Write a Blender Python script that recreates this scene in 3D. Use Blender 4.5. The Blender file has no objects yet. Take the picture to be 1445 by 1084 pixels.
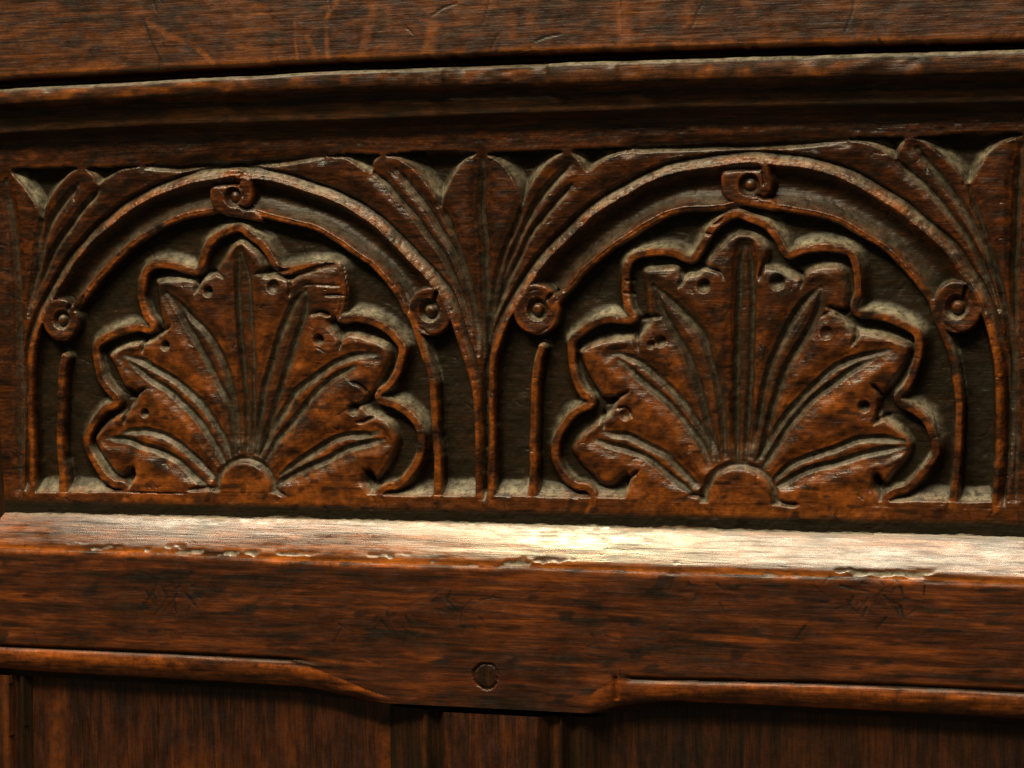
import bpy, math
import numpy as np

scene = bpy.context.scene
# ------------------------------------------------------------------ camera
S = 0.000317            # metres per rectified unit on the carved face
F = 3500.0              # focal length in photo pixels (1445 wide)
D = F * S
Xc = np.array([3.01, -0.0197, 1.0]); Xc /= np.linalg.norm(Xc)
p_ = 0.06
Zc = np.array([(0.0197 - p_) / 3.01, 1.0, p_]); Zc -= Xc * Zc.dot(Xc); Zc /= np.linalg.norm(Zc)
Yc = np.cross(Zc, Xc)
R = np.stack([Xc, Yc, Zc], 1)          # world -> camera
RT = R.T                               # camera -> world
CAM = -D * (RT @ np.array([0, 0, -1.0]))
cam_d = bpy.data.cameras.new("camera"); cam = bpy.data.objects.new("camera", cam_d)
scene.collection.objects.link(cam); scene.camera = cam
from mathutils import Matrix, Vector
M = Matrix([list(RT[0]) + [CAM[0]], list(RT[1]) + [CAM[1]], list(RT[2]) + [CAM[2]], [0, 0, 0, 1]])
cam.matrix_world = M
cam_d.sensor_width = 36; cam_d.lens = F / 1445 * 36
cam_d.clip_start = 0.01; cam_d.clip_end = 50
cam_d.dof.use_dof = True; cam_d.dof.focus_distance = D * 0.99; cam_d.dof.aperture_fstop = 32

# ------------------------------------------------------------------ light
w = bpy.data.worlds.new("World"); scene.world = w; w.use_nodes = True
bg = w.node_tree.nodes["Background"]
bg.inputs[0].default_value = (1.0, 0.84, 0.50, 1); bg.inputs[1].default_value = 0.075

def area(name, target, direction, dist, sx, sy, power, col):
    d = np.array(direction, float); d /= np.linalg.norm(d)
    pos = np.array(target) + d * dist
    l = bpy.data.lights.new(name, 'AREA'); l.shape = 'RECTANGLE'; l.size = sx; l.size_y = sy
    l.energy = power; l.color = col
    o = bpy.data.objects.new(name, l); scene.collection.objects.link(o)
    o.location = pos
    o.rotation_euler = Vector(-d).to_track_quat('-Z', 'Y').to_euler()
    return o
area("ceiling_light", (0, 0, -0.06), (-0.26, -0.46, 1.50), 1.6, 1.25, 1.30, 24, (1.0, 0.86, 0.62))
area("ledge_strip_light", (0, 0, -0.06), (-0.33, -0.92, 1.30), 1.63, 1.38, 0.17, 23, (1.0, 0.87, 0.62))  # added strip lamp at the ledge's mirror angle, brightens the ledge
area("ceiling_lamp", (0.018, -0.005, -0.074), (-0.285, -0.565, 0.80), 1.6, 0.045, 0.045, 5.0, (1.0, 0.82, 0.38))

vs = scene.view_settings
vs.view_transform = 'Standard'; vs.look = 'None'; vs.exposure = 0.08; vs.gamma = 1
scene.render.resolution_x = 1024; scene.render.resolution_y = 768

# ------------------------------------------------------------------ picture -> face coordinates
def P(pts, h=0.0):
    a = np.atleast_2d(np.array(pts, float))
    dc = np.stack([(a[:, 0] - 722.5) / F, (542 - a[:, 1]) / F, -np.ones(len(a))], 1)
    dw = dc @ R                     # RT @ dc
    t = (-np.asarray(h) * S - CAM[1]) / dw[:, 1]
    X = CAM[0] + t * dw[:, 0]; Z = CAM[2] + t * dw[:, 2]
    return np.stack([X / S, -Z / S], 1)     # U right, V down

def line_(pts, h=0): q = P(pts, h); return lambda U: np.interp(U, q[:, 0], q[:, 1])
def kscale(pts):
    c = np.mean(np.atleast_2d(np.array(pts, float)), 0)
    q = P([c, c + [0, 10]])
    return abs(q[1, 1] - q[0, 1]) / 10

def smooth(pts, n=4, closed=False):
    p = np.array(pts, float)
    if closed: q = np.vstack([p[-1], p, p[0], p[1]])
    else: q = np.vstack([2 * p[0] - p[1], p, 2 * p[-1] - p[-2]])
    out = []
    for i in range(1, len(q) - 2):
        a, b, c, d = q[i - 1], q[i], q[i + 1], q[i + 2]
        for k in range(n):
            t = k / n
            out.append(.5 * ((2 * b) + (c - a) * t + (2 * a - 5 * b + 4 * c - d) * t * t + (3 * b - a - 3 * c + d) * t ** 3))
    if not closed: out.append(p[-1])
    return np.array(out)

def offset(pts, o, target):
    p = np.array(pts, float); g = np.gradient(p, axis=0)
    n = np.stack([-g[:, 1], g[:, 0]], 1); n /= np.linalg.norm(n, axis=1)[:, None] + 1e-9
    s = np.sign(((np.array(target) - p) * n).sum(1)); s = 1 if s.sum() >= 0 else -1
    return p + n * s * o

# ------------------------------------------------------------------ grids
class Grid:
    def __init__(g, u0, u1, v0, v1, st):
        g.st = st; g.u0 = u0; g.v0 = v0
        g.u = np.arange(u0, u1, st); g.v = np.arange(v0, v1, st)
        g.U, g.V = np.meshgrid(g.u, g.v)
        g.WU, g.WV = g.U, g.V
        g.H = np.zeros(g.U.shape)
    def box(g, pts, m):
        a = np.array(pts); st = g.st; m = m + 3
        i0 = max(int((a[:, 0].min() - m - g.u0) / st), 0); i1 = min(int((a[:, 0].max() + m - g.u0) / st) + 2, len(g.u))
        j0 = max(int((a[:, 1].min() - m - g.v0) / st), 0); j1 = min(int((a[:, 1].max() + m - g.v0) / st) + 2, len(g.v))
        return slice(j0, max(j1, j0)), slice(i0, max(i1, i0))
    def dist(g, pts, m):
        """distance (capped at m) and run 0..1 along an open polyline"""
        d = np.full(g.H.shape, float(m)); t = np.zeros(g.H.shape)
        L = np.r_[0, np.cumsum(np.linalg.norm(np.diff(pts, axis=0), axis=1))]; T = L[-1] or 1
        for k in range(len(pts) - 1):
            a, b = pts[k], pts[k + 1]; s = g.box([a, b], m)
            U, V = g.WU[s], g.WV[s]
            if U.size == 0: continue
            e = b - a; l2 = e.dot(e) + 1e-9
            x = np.clip(((U - a[0]) * e[0] + (V - a[1]) * e[1]) / l2, 0, 1)
            dd = np.hypot(U - a[0] - x * e[0], V - a[1] - x * e[1])
            c = dd < d[s]
            d[s] = np.where(c, dd, d[s]); t[s] = np.where(c, (L[k] + x * math.sqrt(l2)) / T, t[s])
        return d, t
    def inside(g, poly):
        ins = np.zeros(g.H.shape, bool); s = g.box(poly, 4)
        U, V = g.WU[s], g.WV[s]; r = np.zeros(U.shape, bool)
        for k in range(len(poly)):
            a, b = poly[k], poly[(k + 1) % len(poly)]
            if a[1] == b[1]: continue
            c = ((a[1] > V) != (b[1] > V)) & (U < (b[0] - a[0]) * (V - a[1]) / (b[1] - a[1]) + a[0])
            r ^= c
        ins[s] = r
        return ins
    def sd(g, poly, m):
        """positive inside"""
        d, _ = g.dist(np.vstack([poly, poly[:1]]), m)
        return np.where(g.inside(poly), d, -d)

rng = np.random.default_rng(7)
def vnoise(U, V, su, sv, seed=0):
    r = np.random.default_rng(seed + 11)
    if su < 1e5:
        sh = 1.7 * np.sin(U / (su * 5.3) + seed); U, V = U + .18 * su / sv * V * (su < 60) , V + sh * sv * .6
    x = U / su + 1000; y = V / sv + 1000
    T = r.random((257, 257)) * 2 - 1
    xi = np.floor(x).astype(int); yi = np.floor(y).astype(int); fx = x - xi; fy = y - yi
    fx = fx * fx * (3 - 2 * fx); fy = fy * fy * (3 - 2 * fy)
    a = T[yi % 257, xi % 257]; b = T[yi % 257, (xi + 1) % 257]; c = T[(yi + 1) % 257, xi % 257]; d = T[(yi + 1) % 257, (xi + 1) % 257]
    return (a * (1 - fx) + b * fx) * (1 - fy) + (c * (1 - fx) + d * fx) * fy
def blur(A, r):
    for ax in (0, 1):
        for _ in range(2):
            n = 2 * r + 1
            p = np.pad(A, [(r + 1, r) if ax == k else (0, 0) for k in (0, 1)], mode='edge')
            c = np.cumsum(p, axis=ax)
            A = (c[n:] - c[:-n]) / n if ax == 0 else (c[:, n:] - c[:, :-n]) / n
    return A
def ss(x): x = np.clip(x, 0, 1); return x * x * (3 - 2 * x)

# ------------------------------------------------------------------ the thing
def lin(c): return tuple(((x / 255 / 12.92) if x / 255 < .04045 else ((x / 255 + .055) / 1.055) ** 2.4) for x in c)
thing = bpy.data.objects.new("carved_oak_chest", None); scene.collection.objects.link(thing)
thing.location = (0, 0, -0.22); thing.empty_display_size = .05
thing["label"] = "dark brown carved oak chest front with two shell motifs under scrolled round arches"
thing["category"] = "chest"
BASE = Vector(thing.location)

# ------------------------------------------------------------------ oak
def oak(name, vertical=False, dark=1.0, rough=0.42, seed=0.0, stretch=.10, bumpy=.5, pore=.30, iso_b=.55, gr_=1.0, pw_=.3, streaky=False, stain=.8):
    m = bpy.data.materials.new(name); m.use_nodes = True
    nt = m.node_tree; N = nt.nodes; L = nt.links; N.clear()
    out = N.new('ShaderNodeOutputMaterial'); b = N.new('ShaderNodeBsdfPrincipled'); L.new(b.outputs[0], out.inputs[0])
    tc = N.new('ShaderNodeTexCoord')
    def mapping(sx, sy, sz, off=0):
        mp = N.new('ShaderNodeMapping'); mp.inputs['Scale'].default_value = (sx, sy, sz); mp.inputs['Location'].default_value = (off + seed, off * 1.7, off * .6 + seed)
        L.new(tc.outputs['Object'], mp.inputs[0]); return mp
    def noise(mp, sc, det=4, ro=.6, dist=0.0):
        n = N.new('ShaderNodeTexNoise'); n.inputs['Scale'].default_value = sc; n.inputs['Detail'].default_value = det
        n.inputs['Roughness'].default_value = ro; n.inputs['Distortion'].default_value = dist
        L.new(mp.outputs[0], n.inputs[0]); return n.outputs[0]
    def ramp(x, stops):
        r = N.new('ShaderNodeValToRGB'); e = r.color_ramp.elements
        while len(e) < len(stops): e.new(.5)
        for k, (p, c) in enumerate(stops):
            e[k].position = p; e[k].color = (*c, 1) if isinstance(c, tuple) else (c, c, c, 1)
        L.new(x, r.inputs[0]); return r.outputs[0]
    def mix(f, a, c, mode='MIX'):
        x = N.new('ShaderNodeMix'); x.data_type = 'RGBA'; x.blend_type = mode
        for s, v in ((0, f), (6, a), (7, c)):
            if isinstance(v, (int, float)): x.inputs[s].default_value = v if s == 0 else (v, v, v, 1)
            elif isinstance(v, tuple): x.inputs[s].default_value = (*v, 1)
            else: L.new(v, x.inputs[s])
        return x.outputs[2]
    def math_(op, a, c):
        x = N.new('ShaderNodeMath'); x.operation = op
        for s, v in ((0, a), (1, c)):
            if isinstance(v, (int, float)): x.inputs[s].default_value = v
            else: L.new(v, x.inputs[s])
        return x.outputs[0]
    if vertical: g1, g2, g3 = mapping(1, 1, .10), mapping(1, 1, .25, 3), mapping(1, 1, .05, 5)
    else:        g1, g2, g3 = mapping(stretch, 1, 1), mapping(stretch * 2.5, 1, 1, 3), mapping(.05, 1, 1, 5)
    iso = mapping(1, 1, 1, 9)
    fig = noise(g1, 240, 5, .65, .6)           # broad grain figure
    fine = noise(g3, 900, 3, .6)               # open pores
    patch = noise(iso, 22, 4, .6, .4)          # patina patches
    mid = noise(g2, 170, 5, .7, .8)
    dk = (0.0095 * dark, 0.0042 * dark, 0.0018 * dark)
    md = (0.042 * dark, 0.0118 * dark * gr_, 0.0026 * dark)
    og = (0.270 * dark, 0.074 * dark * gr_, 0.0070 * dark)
    t = math_('ADD', math_('MULTIPLY', fig, .55), math_('ADD', math_('MULTIPLY', patch, pw_), math_('MULTIPLY', mid, .35)))
    col = ramp(t, [(.46, dk), (.58, md), (.70, tuple((a + 2 * c) / 3 for a, c in zip(og, md))), (.82, og)])
    pores = ramp(fine, [(.36, pore), (.50, 1.0)])
    col = mix(1.0, col, pores, 'MULTIPLY')
    at = N.new('ShaderNodeAttribute'); at.attribute_name = 'wear'
    ag = N.new('ShaderNodeAttribute'); ag.attribute_name = 'grime'
    wn = math_('MULTIPLY', at.outputs['Fac'], ramp(noise(iso, 130, 4, .7), [(.35, .15), (.62, 1.0)]))
    col = mix(wn, col, tuple(x * 1.2 for x in og))
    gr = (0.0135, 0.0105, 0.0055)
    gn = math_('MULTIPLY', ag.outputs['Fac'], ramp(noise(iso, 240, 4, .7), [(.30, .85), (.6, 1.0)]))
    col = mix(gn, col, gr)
    ad = N.new('ShaderNodeAttribute'); ad.attribute_name = 'dust_highlight'
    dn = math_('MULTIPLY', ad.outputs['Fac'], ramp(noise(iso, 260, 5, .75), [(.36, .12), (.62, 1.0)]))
    col = mix(dn, col, (0.32, 0.285, 0.205))  # dust tone, made paler to stand in for highlights on the carving
    am = N.new('ShaderNodeAttribute'); am.attribute_name = 'mark'
    # black marks and stains
    st = ramp(noise(mapping(.55, 1, .9, 17), 95, 5, .75, 1.5), [(.60, 0.0), (.70, stain)])
    col = mix(st, col, (0.010, 0.006, 0.004))
    col = mix(am.outputs['Fac'], col, (0.008, 0.005, 0.003))
    L.new(col, b.inputs['Base Color'])
    rr = ramp(noise(g2, 300, 5, .75) if streaky else noise(iso, 150, 5, .75), [(.3, rough - .10), (.7, rough + .14)])
    rr = mix(gn, rr, .46)
    rr = mix(dn, rr, .5)
    L.new(rr, b.inputs['Roughness'])
    sp_ = math_('SUBTRACT', .5, math_('MULTIPLY', math_('MAXIMUM', gn, math_('MULTIPLY', dn, .8)), .38))
    L.new(math_('MULTIPLY', sp_, ramp(fine, [(.34, min(1, pore * 1.1)), (.50, 1.0)])), b.inputs['Specular IOR Level'])
    b.inputs['Coat Weight'].default_value = 0.0
    bump = N.new('ShaderNodeBump'); bump.inputs['Strength'].default_value = bumpy; bump.inputs['Distance'].default_value = .0008
    hh = math_('ADD', math_('MULTIPLY', noise(g3, 1100, 3, .6), .7), math_('ADD', math_('MULTIPLY', noise(iso, 700, 4, .75), iso_b), math_('MULTIPLY', noise(g2, 260, 4, .7), .6)))
    L.new(hh, bump.inputs['Height']); L.new(bump.outputs[0], b.inputs['Normal'])
    return m
M_carve = oak("carved_oak", rough=.28, stretch=.25, bumpy=.34, pore=.5, pw_=.22, gr_=.94)
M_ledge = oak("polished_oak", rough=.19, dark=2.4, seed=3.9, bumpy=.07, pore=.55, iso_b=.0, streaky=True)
M_rail = oak("rail_oak", rough=.38, dark=1.6, seed=2.3, stretch=.08, bumpy=.30, pore=.65, gr_=.88, pw_=.22, stain=.45)
M_top = oak("top_board_oak", rough=.42, dark=.88, seed=5.1, stretch=.2, bumpy=.35, pore=.5)
M_vert = oak("panel_oak", vertical=True, rough=.42, dark=.72, seed=8.7, pore=.6, gr_=.88, stain=.5)

# ------------------------------------------------------------------ mesh from a height field
def emit(g, name, mask, mat, parent=None, wear=None, grime=None, label=None, dust_highlight=None, mark=None):
    """mask: cells (rows-1, cols-1) that belong to this piece"""
    nr, nc = g.H.shape
    idx = np.arange(nr * nc).reshape(nr, nc)
    a = idx[:-1, :-1][mask]; b = idx[1:, :-1][mask]; c = idx[1:, 1:][mask]; d = idx[:-1, 1:][mask]
    if len(a) == 0: return None
    q = np.stack([a, b, c, d], 1)
    used, inv = np.unique(q.ravel(), return_inverse=True)
    co = np.stack([g.U.ravel()[used] * S, -g.H.ravel()[used] * S, -g.V.ravel()[used] * S - BASE.z], 1)
    me = bpy.data.meshes.new(name)
    me.vertices.add(len(used)); me.vertices.foreach_set('co', co.ravel().astype(np.float32))
    n = len(q); me.loops.add(n * 4); me.loops.foreach_set('vertex_index', inv.astype(np.int32).ravel())
    me.polygons.add(n); me.polygons.foreach_set('loop_start', np.arange(0, n * 4, 4, dtype=np.int32))
    me.polygons.foreach_set('use_smooth', np.ones(n, bool))
    me.update(calc_edges=True)
    for nm, A in (('wear', wear), ('grime', grime), ('dust_highlight', dust_highlight), ('mark', mark)):
        if A is None and nm in ('dust_highlight', 'mark'): continue
        at = me.attributes.new(nm, 'FLOAT', 'POINT')
        at.data.foreach_set('value', (A.ravel()[used] if A is not None else np.zeros(len(used))).astype(np.float32))
    me.materials.append(mat)
    o = bpy.data.objects.new(name, me); scene.collection.objects.link(o)
    o.parent = parent or thing
    if label: o['label'] = label
    return o

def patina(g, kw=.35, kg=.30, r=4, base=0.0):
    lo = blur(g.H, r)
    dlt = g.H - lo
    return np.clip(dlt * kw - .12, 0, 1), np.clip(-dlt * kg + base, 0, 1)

# dents and scratches
def scratches(grid, n, seed, vlo, vhi, ln=(10, 50), dp=(.8, 2.0), steep=.5):
    rg = np.random.default_rng(seed); out = np.zeros(grid.H.shape)
    for _ in range(n):
        a = np.array([rg.uniform(grid.u[0], grid.u[-1]), rg.uniform(vlo, vhi)])
        th = rg.normal(0, steep) if rg.random() < .6 else rg.uniform(1.0, 2.2)
        e = a + rg.uniform(*ln) * np.array([math.cos(th), math.sin(th)])
        m_ = (a + e) / 2 + rg.normal(0, 2, 2)
        s = grid.box([a, e], 6)
        if grid.U[s].size == 0: continue
        wd = rg.uniform(1.0, 2.0); dpt = rg.uniform(*dp)
        for p0, p1 in ((a, m_), (m_, e)):
            ev = p1 - p0; l2 = ev.dot(ev) + 1e-9
            xx = np.clip(((grid.U[s] - p0[0]) * ev[0] + (grid.V[s] - p0[1]) * ev[1]) / l2, 0, 1)
            dd = np.hypot(grid.U[s] - p0[0] - xx * ev[0], grid.V[s] - p0[1] - xx * ev[1])
            out[s] = np.maximum(out[s], dpt * np.clip(1 - dd / wd, 0, 1))
    return out

# ================================================================== CARVED PANEL
a0 = P([(-30, 180), (-30, 760), (1475, 180), (1475, 780)])
g = Grid(a0[:, 0].min(), a0[:, 0].max(), P([(722, 165)])[0, 1] - 12, P([(722, 757)])[0, 1] + 8, 1.3)
U, V = g.U, g.V
# the carver's hand: outlines wander a little
g.WU = U + 1.1 * vnoise(U, V, 30, 30, 1) + .3 * vnoise(U, V, 8, 8, 2)
g.WV = V + 1.1 * vnoise(U, V, 30, 30, 3) + .3 * vnoise(U, V, 8, 8, 4)
G = 22.0
H = np.zeros(g.H.shape); g.H = H
label = np.zeros(g.H.shape, int)     # 0 carved board

def cut_poly(pts, depth=G, wall=4.0, lo_wall=None, sm=False, h0=None):
    global H
    q = P(smooth(pts, 4, True) if sm else pts)
    s = g.sd(q, 40)
    x = np.clip(s / wall, 0, 1)
    h = -depth * (1 - (1 - x) ** 2)
    H = np.where(s > 0, np.minimum(H, h), H)
    return s
def raise_band(pts, wpx, top=0.0, rnd=5.0, foot=9.0, sm=True, floor=-G, pow_=2.6, wfun=None):
    global H
    q = P(smooth(pts, 5) if sm else pts); k = kscale(pts)
    d, t = g.dist(q, 40)
    hw = wpx * k / 2 * (wfun(t) if wfun else 1.0)
    x = np.clip((d - hw) / foot, 0, 1)
    h = top + (floor - top) * (1 - (1 - x) ** pow_)
    rnd = 2.8; y = np.clip((d - (hw - rnd)) / rnd, 0, 1)
    h = h - 3.4 * y ** 1.4 * (x < 1)
    H = np.where(d < hw + foot, np.maximum(H, h), H)
    return d - hw
def vgroove(pts, hw, depth, sm=True, t0=.12, t1=.10, asym=0, pw=1.0):
    global H
    q = P(smooth(pts, 5) if sm else pts); k = kscale(pts)
    d, t = g.dist(q, 24)
    tap = np.minimum(1, np.minimum(np.maximum(t, .02) / max(t0, 1e-3), np.maximum(1 - t, .02) / max(t1, 1e-3))) ** .7
    w_ = hw * k * (.45 + .55 * tap)
    x = np.clip(d / w_, 0, 1)
    h = depth * tap * (1 - x ** pw)
    H = H - np.where(x < 1, h, 0)
    return d - w_
def pit(c, r, depth, boss=0):
    global H
    q = P([c])[0]; k = kscale([c])
    d = np.hypot(g.WU - q[0], g.WV - q[1]); r = r * k
    h = -depth * (1 - np.clip(d / r, 0, 1) ** 3)
    H = np.where(d < r, np.minimum(H, H + h), H)
    if boss: H = np.where(d < r * .62, H + boss * (1 - (d / (r * .62)) ** 2), H)
    return d - r

L1c, L2c = (345, 690), (1043, 705)
lun = []
# ---- outlines of lunette 1
o1L = [(335, 237), (323.6, 238), (276, 245.7), (238, 258), (200.7, 273), (170.6, 291.6), (140.5, 316.7), (113, 344), (95, 367), (80, 389.5), (69, 410), (58, 430), (50, 447), (43, 465), (38, 485), (35, 508), (34, 530), (35, 560), (36, 600), (37, 640), (38, 696)]
o1R = [(335, 240), (342.6, 241.5), (370, 242.7), (407.8, 250), (445, 262.8), (480.6, 276.6), (510.7, 294), (540.8, 315.5), (566, 340.6), (591, 365.7), (616, 393), (633.6, 418), (645, 445), (654, 475), (667, 512), (675, 545), (679, 575), (681, 600), (681.5, 640), (681, 700)]
i1L = [(110, 436), (130, 411), (150.5, 385.7), (175.6, 360.6), (200.7, 340.6), (231, 323), (263.4, 309), (298.5, 301.7)]   # lower edge
i1R = [(357.6, 304), (400, 315.5), (433, 323), (460.5, 336.8), (490.6, 355.6), (520.7, 378), (540.8, 398), (555.8, 418), (567, 441)]
o2L = [(1067, 219), (1040, 220), (998.8, 225), (966, 230), (928.5, 240), (891, 257.8), (855.8, 277.8), (825.6, 298), (795.5, 328), (770.5, 353), (750, 378), (735, 400), (720, 425), (707, 450), (697, 475), (690, 498), (687.7, 515), (686, 540), (686, 590), (687, 640), (687, 702)]
o2R = [(1060, 220), (1081, 220), (1111, 222), (1148, 228.7), (1195, 243.8), (1238.8, 267), (1275.8, 290.8), (1309, 317.7), (1339.6, 344.6), (1359.7, 371.5), (1380, 401.7), (1396.7, 438.6), (1407, 475.6), (1414, 510), (1417, 545), (1417, 600), (1414, 660), (1411.8, 720)]
i2L = [(778, 445), (790.5, 428), (805.6, 410.8), (825.6, 385.7), (853, 363), (880.8, 343), (911, 323), (941, 308), (966, 301), (1001, 299), (1022, 298)]
i2R = [(1060.8, 289), (1094, 296), (1134.7, 304), (1175, 314), (1208.6, 331), (1245.5, 354.7), (1272.4, 381.5), (1296, 408.4), (1316, 438.6)]
legs = {
 1: ([(89, 505), (85.5, 540), (84, 616), (86, 666), (88, 696)], [(571, 432), (580, 447), (590, 473), (600, 505), (608, 530), (611.5, 560), (613.5, 600), (616, 645), (617, 700)]),
 2: ([(763.5, 490), (758, 515), (754, 550), (752.5, 616), (751, 700)], [(1316, 428), (1323, 448), (1338, 487), (1348, 530), (1353, 580), (1351, 645), (1344, 715)])}

outer_arc_d = []
for n, (oL, oR, iL, iR, C, bot) in enumerate(((o1L, o1R, i1L, i1R, L1c, 698), (o2L, o2R, i2L, i2R, L2c, 703)), 1):
    sL, sR = smooth(oL, 4), smooth(oR, 4)
    inL, inR = offset(sL, 11, C), offset(sR, 11, C)
    # whole sunk field of the lunette
    field = np.vstack([inL[::-1], inR])
    s_field = g.sd(P(field), 60)
    q = P(field)
    x = np.clip(s_field / 5, 0, 1)
    hf = -G * (1 - (1 - x) ** 2)
    # floor sweeps up to the bottom strip
    Vb = P([(inL[-1][0], bot - 3)])[0, 1], P([(inR[-1][0], bot + (6 if n == 2 else 2))])[0, 1]
    Ub = P([inL[-1]])[0, 0], P([inR[-1]])[0, 0]
    vb = np.interp(U, Ub, Vb) + 1.5 * vnoise(U, V, 30, 1e6, 9)
    y = np.clip((vb - V) / (27 + 5 * vnoise(U, V, 26, 1e6, 22)), 0, 1)
    hb = -G * (1 - (1 - y) ** 1.5) - 1.5 * (y > 0)
    hf = np.maximum(hf, np.where(y < 1, hb, -G))
    hf = np.where(V > vb, 0, hf)
    hf = hf + .9 * vnoise(U, V, 16, 22, 20) + .3 * vnoise(U, V, 5, 7, 21)
    H = np.where(s_field > 0, np.minimum(0, hf), H)
    # cove between outer and inner ridges
    top_in = offset(smooth(iL, 4), 9, (C[0], 0)), offset(smooth(iR, 4), 9, (C[0], 0))
    loL = np.vstack([smooth(iL, 4)]); loR = smooth(iR, 4)
    idxL = [k for k, pnt in enumerate(inL) if pnt[1] < iL[0][1] - 12]
    idxR = [k for k, pnt in enumerate(inR) if pnt[1] < iR[-1][1] - 12]
    outer_line = np.vstack([inL[idxL][::-1], inR[idxR]])
    inner_line = np.vstack([loL, loR])
    poly = np.vstack([outer_line, inner_line[::-1]])
    inner_top = P(offset(inner_line, 8, (C[0], -400)))
    dO, _ = g.dist(P(outer_line), 80); dI, _ = g.dist(inner_top, 80)
    ins = g.inside(P(poly))
    sfrac = dO / (dO + dI + 1e-6)
    hc = -21.0 * np.sin(np.pi * np.clip(sfrac, 0, 1) ** 1.05) ** .95
    hc = hc + .5 * vnoise(U, V, 14, 14, 30)
    H = np.where(ins, hc, H)
    # ridges
    dl = raise_band(offset(sL, 6, C), 12, 0, sm=False, foot=5, floor=-16)
    dr = raise_band(offset(sR, 6, C), 12.5, 0, sm=False, foot=5, floor=-16)
    ra = raise_band(offset(smooth(iL, 4), 4.5, (C[0], 0)), 9, -1.5, sm=False, foot=3.5, floor=-G, pow_=1.5)
    rb = raise_band(offset(smooth(iR, 4), 4.5, (C[0], 0)), 9, -1.5, sm=False, foot=3.5, floor=-G, pow_=1.5)
    # restore cove where the inner ridge foot filled it
    lg = [raise_band(p, 12.5, -1, foot=4, wfun=lambda t: 1 + .18 * np.maximum(0, t * 6 - 5)) for p in legs[n]]
    outer_arc_d.append((s_field, np.minimum(dl, dr), np.minimum(ra, rb), np.minimum(*lg), ins))
    # groove outside the arch
    so = -s_field
    vfade = ss((Vb[0] + 4 - V) / 20)
    H = np.where((so > 5) & (so < 15.5), np.minimum(H, -9.0 * np.clip((so - 5) / 10.5, 0, 1) ** 1.15 * vfade), H)
    H = np.where((so >= 15.5) & (so < 20.5), H - 9.0 * np.clip(1 - (so - 15.5) / 5, 0, 1) * vfade, H)
    lun.append((np.minimum(dl, dr), ra, rb, lg))

# ---- shells
b1 = [(276, 378), (281, 363), (288.5, 345), (303.6, 329), (323.6, 319), (340, 318), (355, 328), (370, 340.6), (383, 356), (392, 372),
      (400, 378), (420, 374), (445, 371), (473, 371), (481, 381), (485, 405), (484, 430), (481, 446),
      (500, 444), (521, 447), (541, 457), (558, 470), (571, 485), (572, 498), (568, 515), (561, 533), (549, 550), (538, 559),
      (561, 567), (578, 580), (591, 595.5), (598, 615.6), (597, 635.7), (591, 656), (578, 676), (561, 690), (540, 698), (520, 745),
      (187, 745), (175, 695), (158, 688), (143, 676), (130.5, 658), (120.4, 640.7), (116, 620.6), (123, 600.6), (133, 585.5), (145.5, 573), (160, 567),
      (148, 553), (138, 538), (133, 520), (129, 500), (130.5, 488), (138, 477.6), (155.5, 467.6), (176, 461), (196, 458), (210, 461),
      (202, 449), (196, 431), (193, 416), (195.7, 396), (200.7, 381), (213, 371), (231, 369.4), (251, 373), (268, 378)]
b2 = [(974, 361), (986.9, 344.6), (1000, 321), (1020.5, 304), (1040.6, 297), (1060.8, 304), (1084, 314), (1101, 334.5), (1111, 354.7),
      (1125, 350), (1141, 346), (1168, 344.6), (1195, 349.6), (1207, 361), (1213.6, 385), (1215, 415), (1211, 436),
      (1235, 440), (1262, 447), (1286, 459), (1299, 469), (1302, 484), (1300, 506), (1292, 530), (1281, 550), (1272, 563),
      (1296, 577.7), (1312.7, 594.5), (1322.8, 618), (1324.5, 638), (1316, 658), (1299, 678.5), (1279, 695), (1255, 706), (1235, 755),
      (855, 755), (831, 698), (810.6, 691), (793, 676), (780.5, 656), (778, 635.7), (783, 613), (795.5, 593), (810.6, 578), (830, 567),
      (818, 558), (808, 540), (803, 520), (800.6, 498), (801, 480), (813, 467.6), (830.7, 455), (856, 446), (886, 447),
      (883, 440), (878, 418), (877, 393), (879.6, 373), (888, 360), (906, 353), (931, 350.6), (955, 354)]
pt1 = [(187, 745), (187, 672), (183, 663), (173, 672), (163, 671), (150, 656), (136, 634), (130, 621), (138, 607), (150, 595), (164, 585), (174, 581), (187, 568), (190, 560),
       (184, 553), (171, 545), (156, 515), (150, 503), (158, 494), (176, 485), (194, 482), (210, 479), (222, 471), (227, 459), (224, 449), (220, 430), (218, 406), (217, 396), (240, 392), (268, 391), (278, 397), (286, 390), (297, 386),
       (301, 380), (313, 364), (322, 348), (335, 339), (348, 342), (362, 356), (374, 376), (372, 388), (390, 388), (408, 392), (417, 386), (430, 382), (474, 372), (483, 395), (484, 424), (478, 446), (462, 455), (471, 468), (478, 474), (490, 469), (508, 472), (533, 482), (548, 490),
       (549, 510), (540, 530), (527, 552), (517, 562), (515, 575), (524, 582), (536, 586), (552, 599), (560, 621), (556, 641), (545, 660), (530, 677), (519, 666), (514, 682), (515, 745)]
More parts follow.
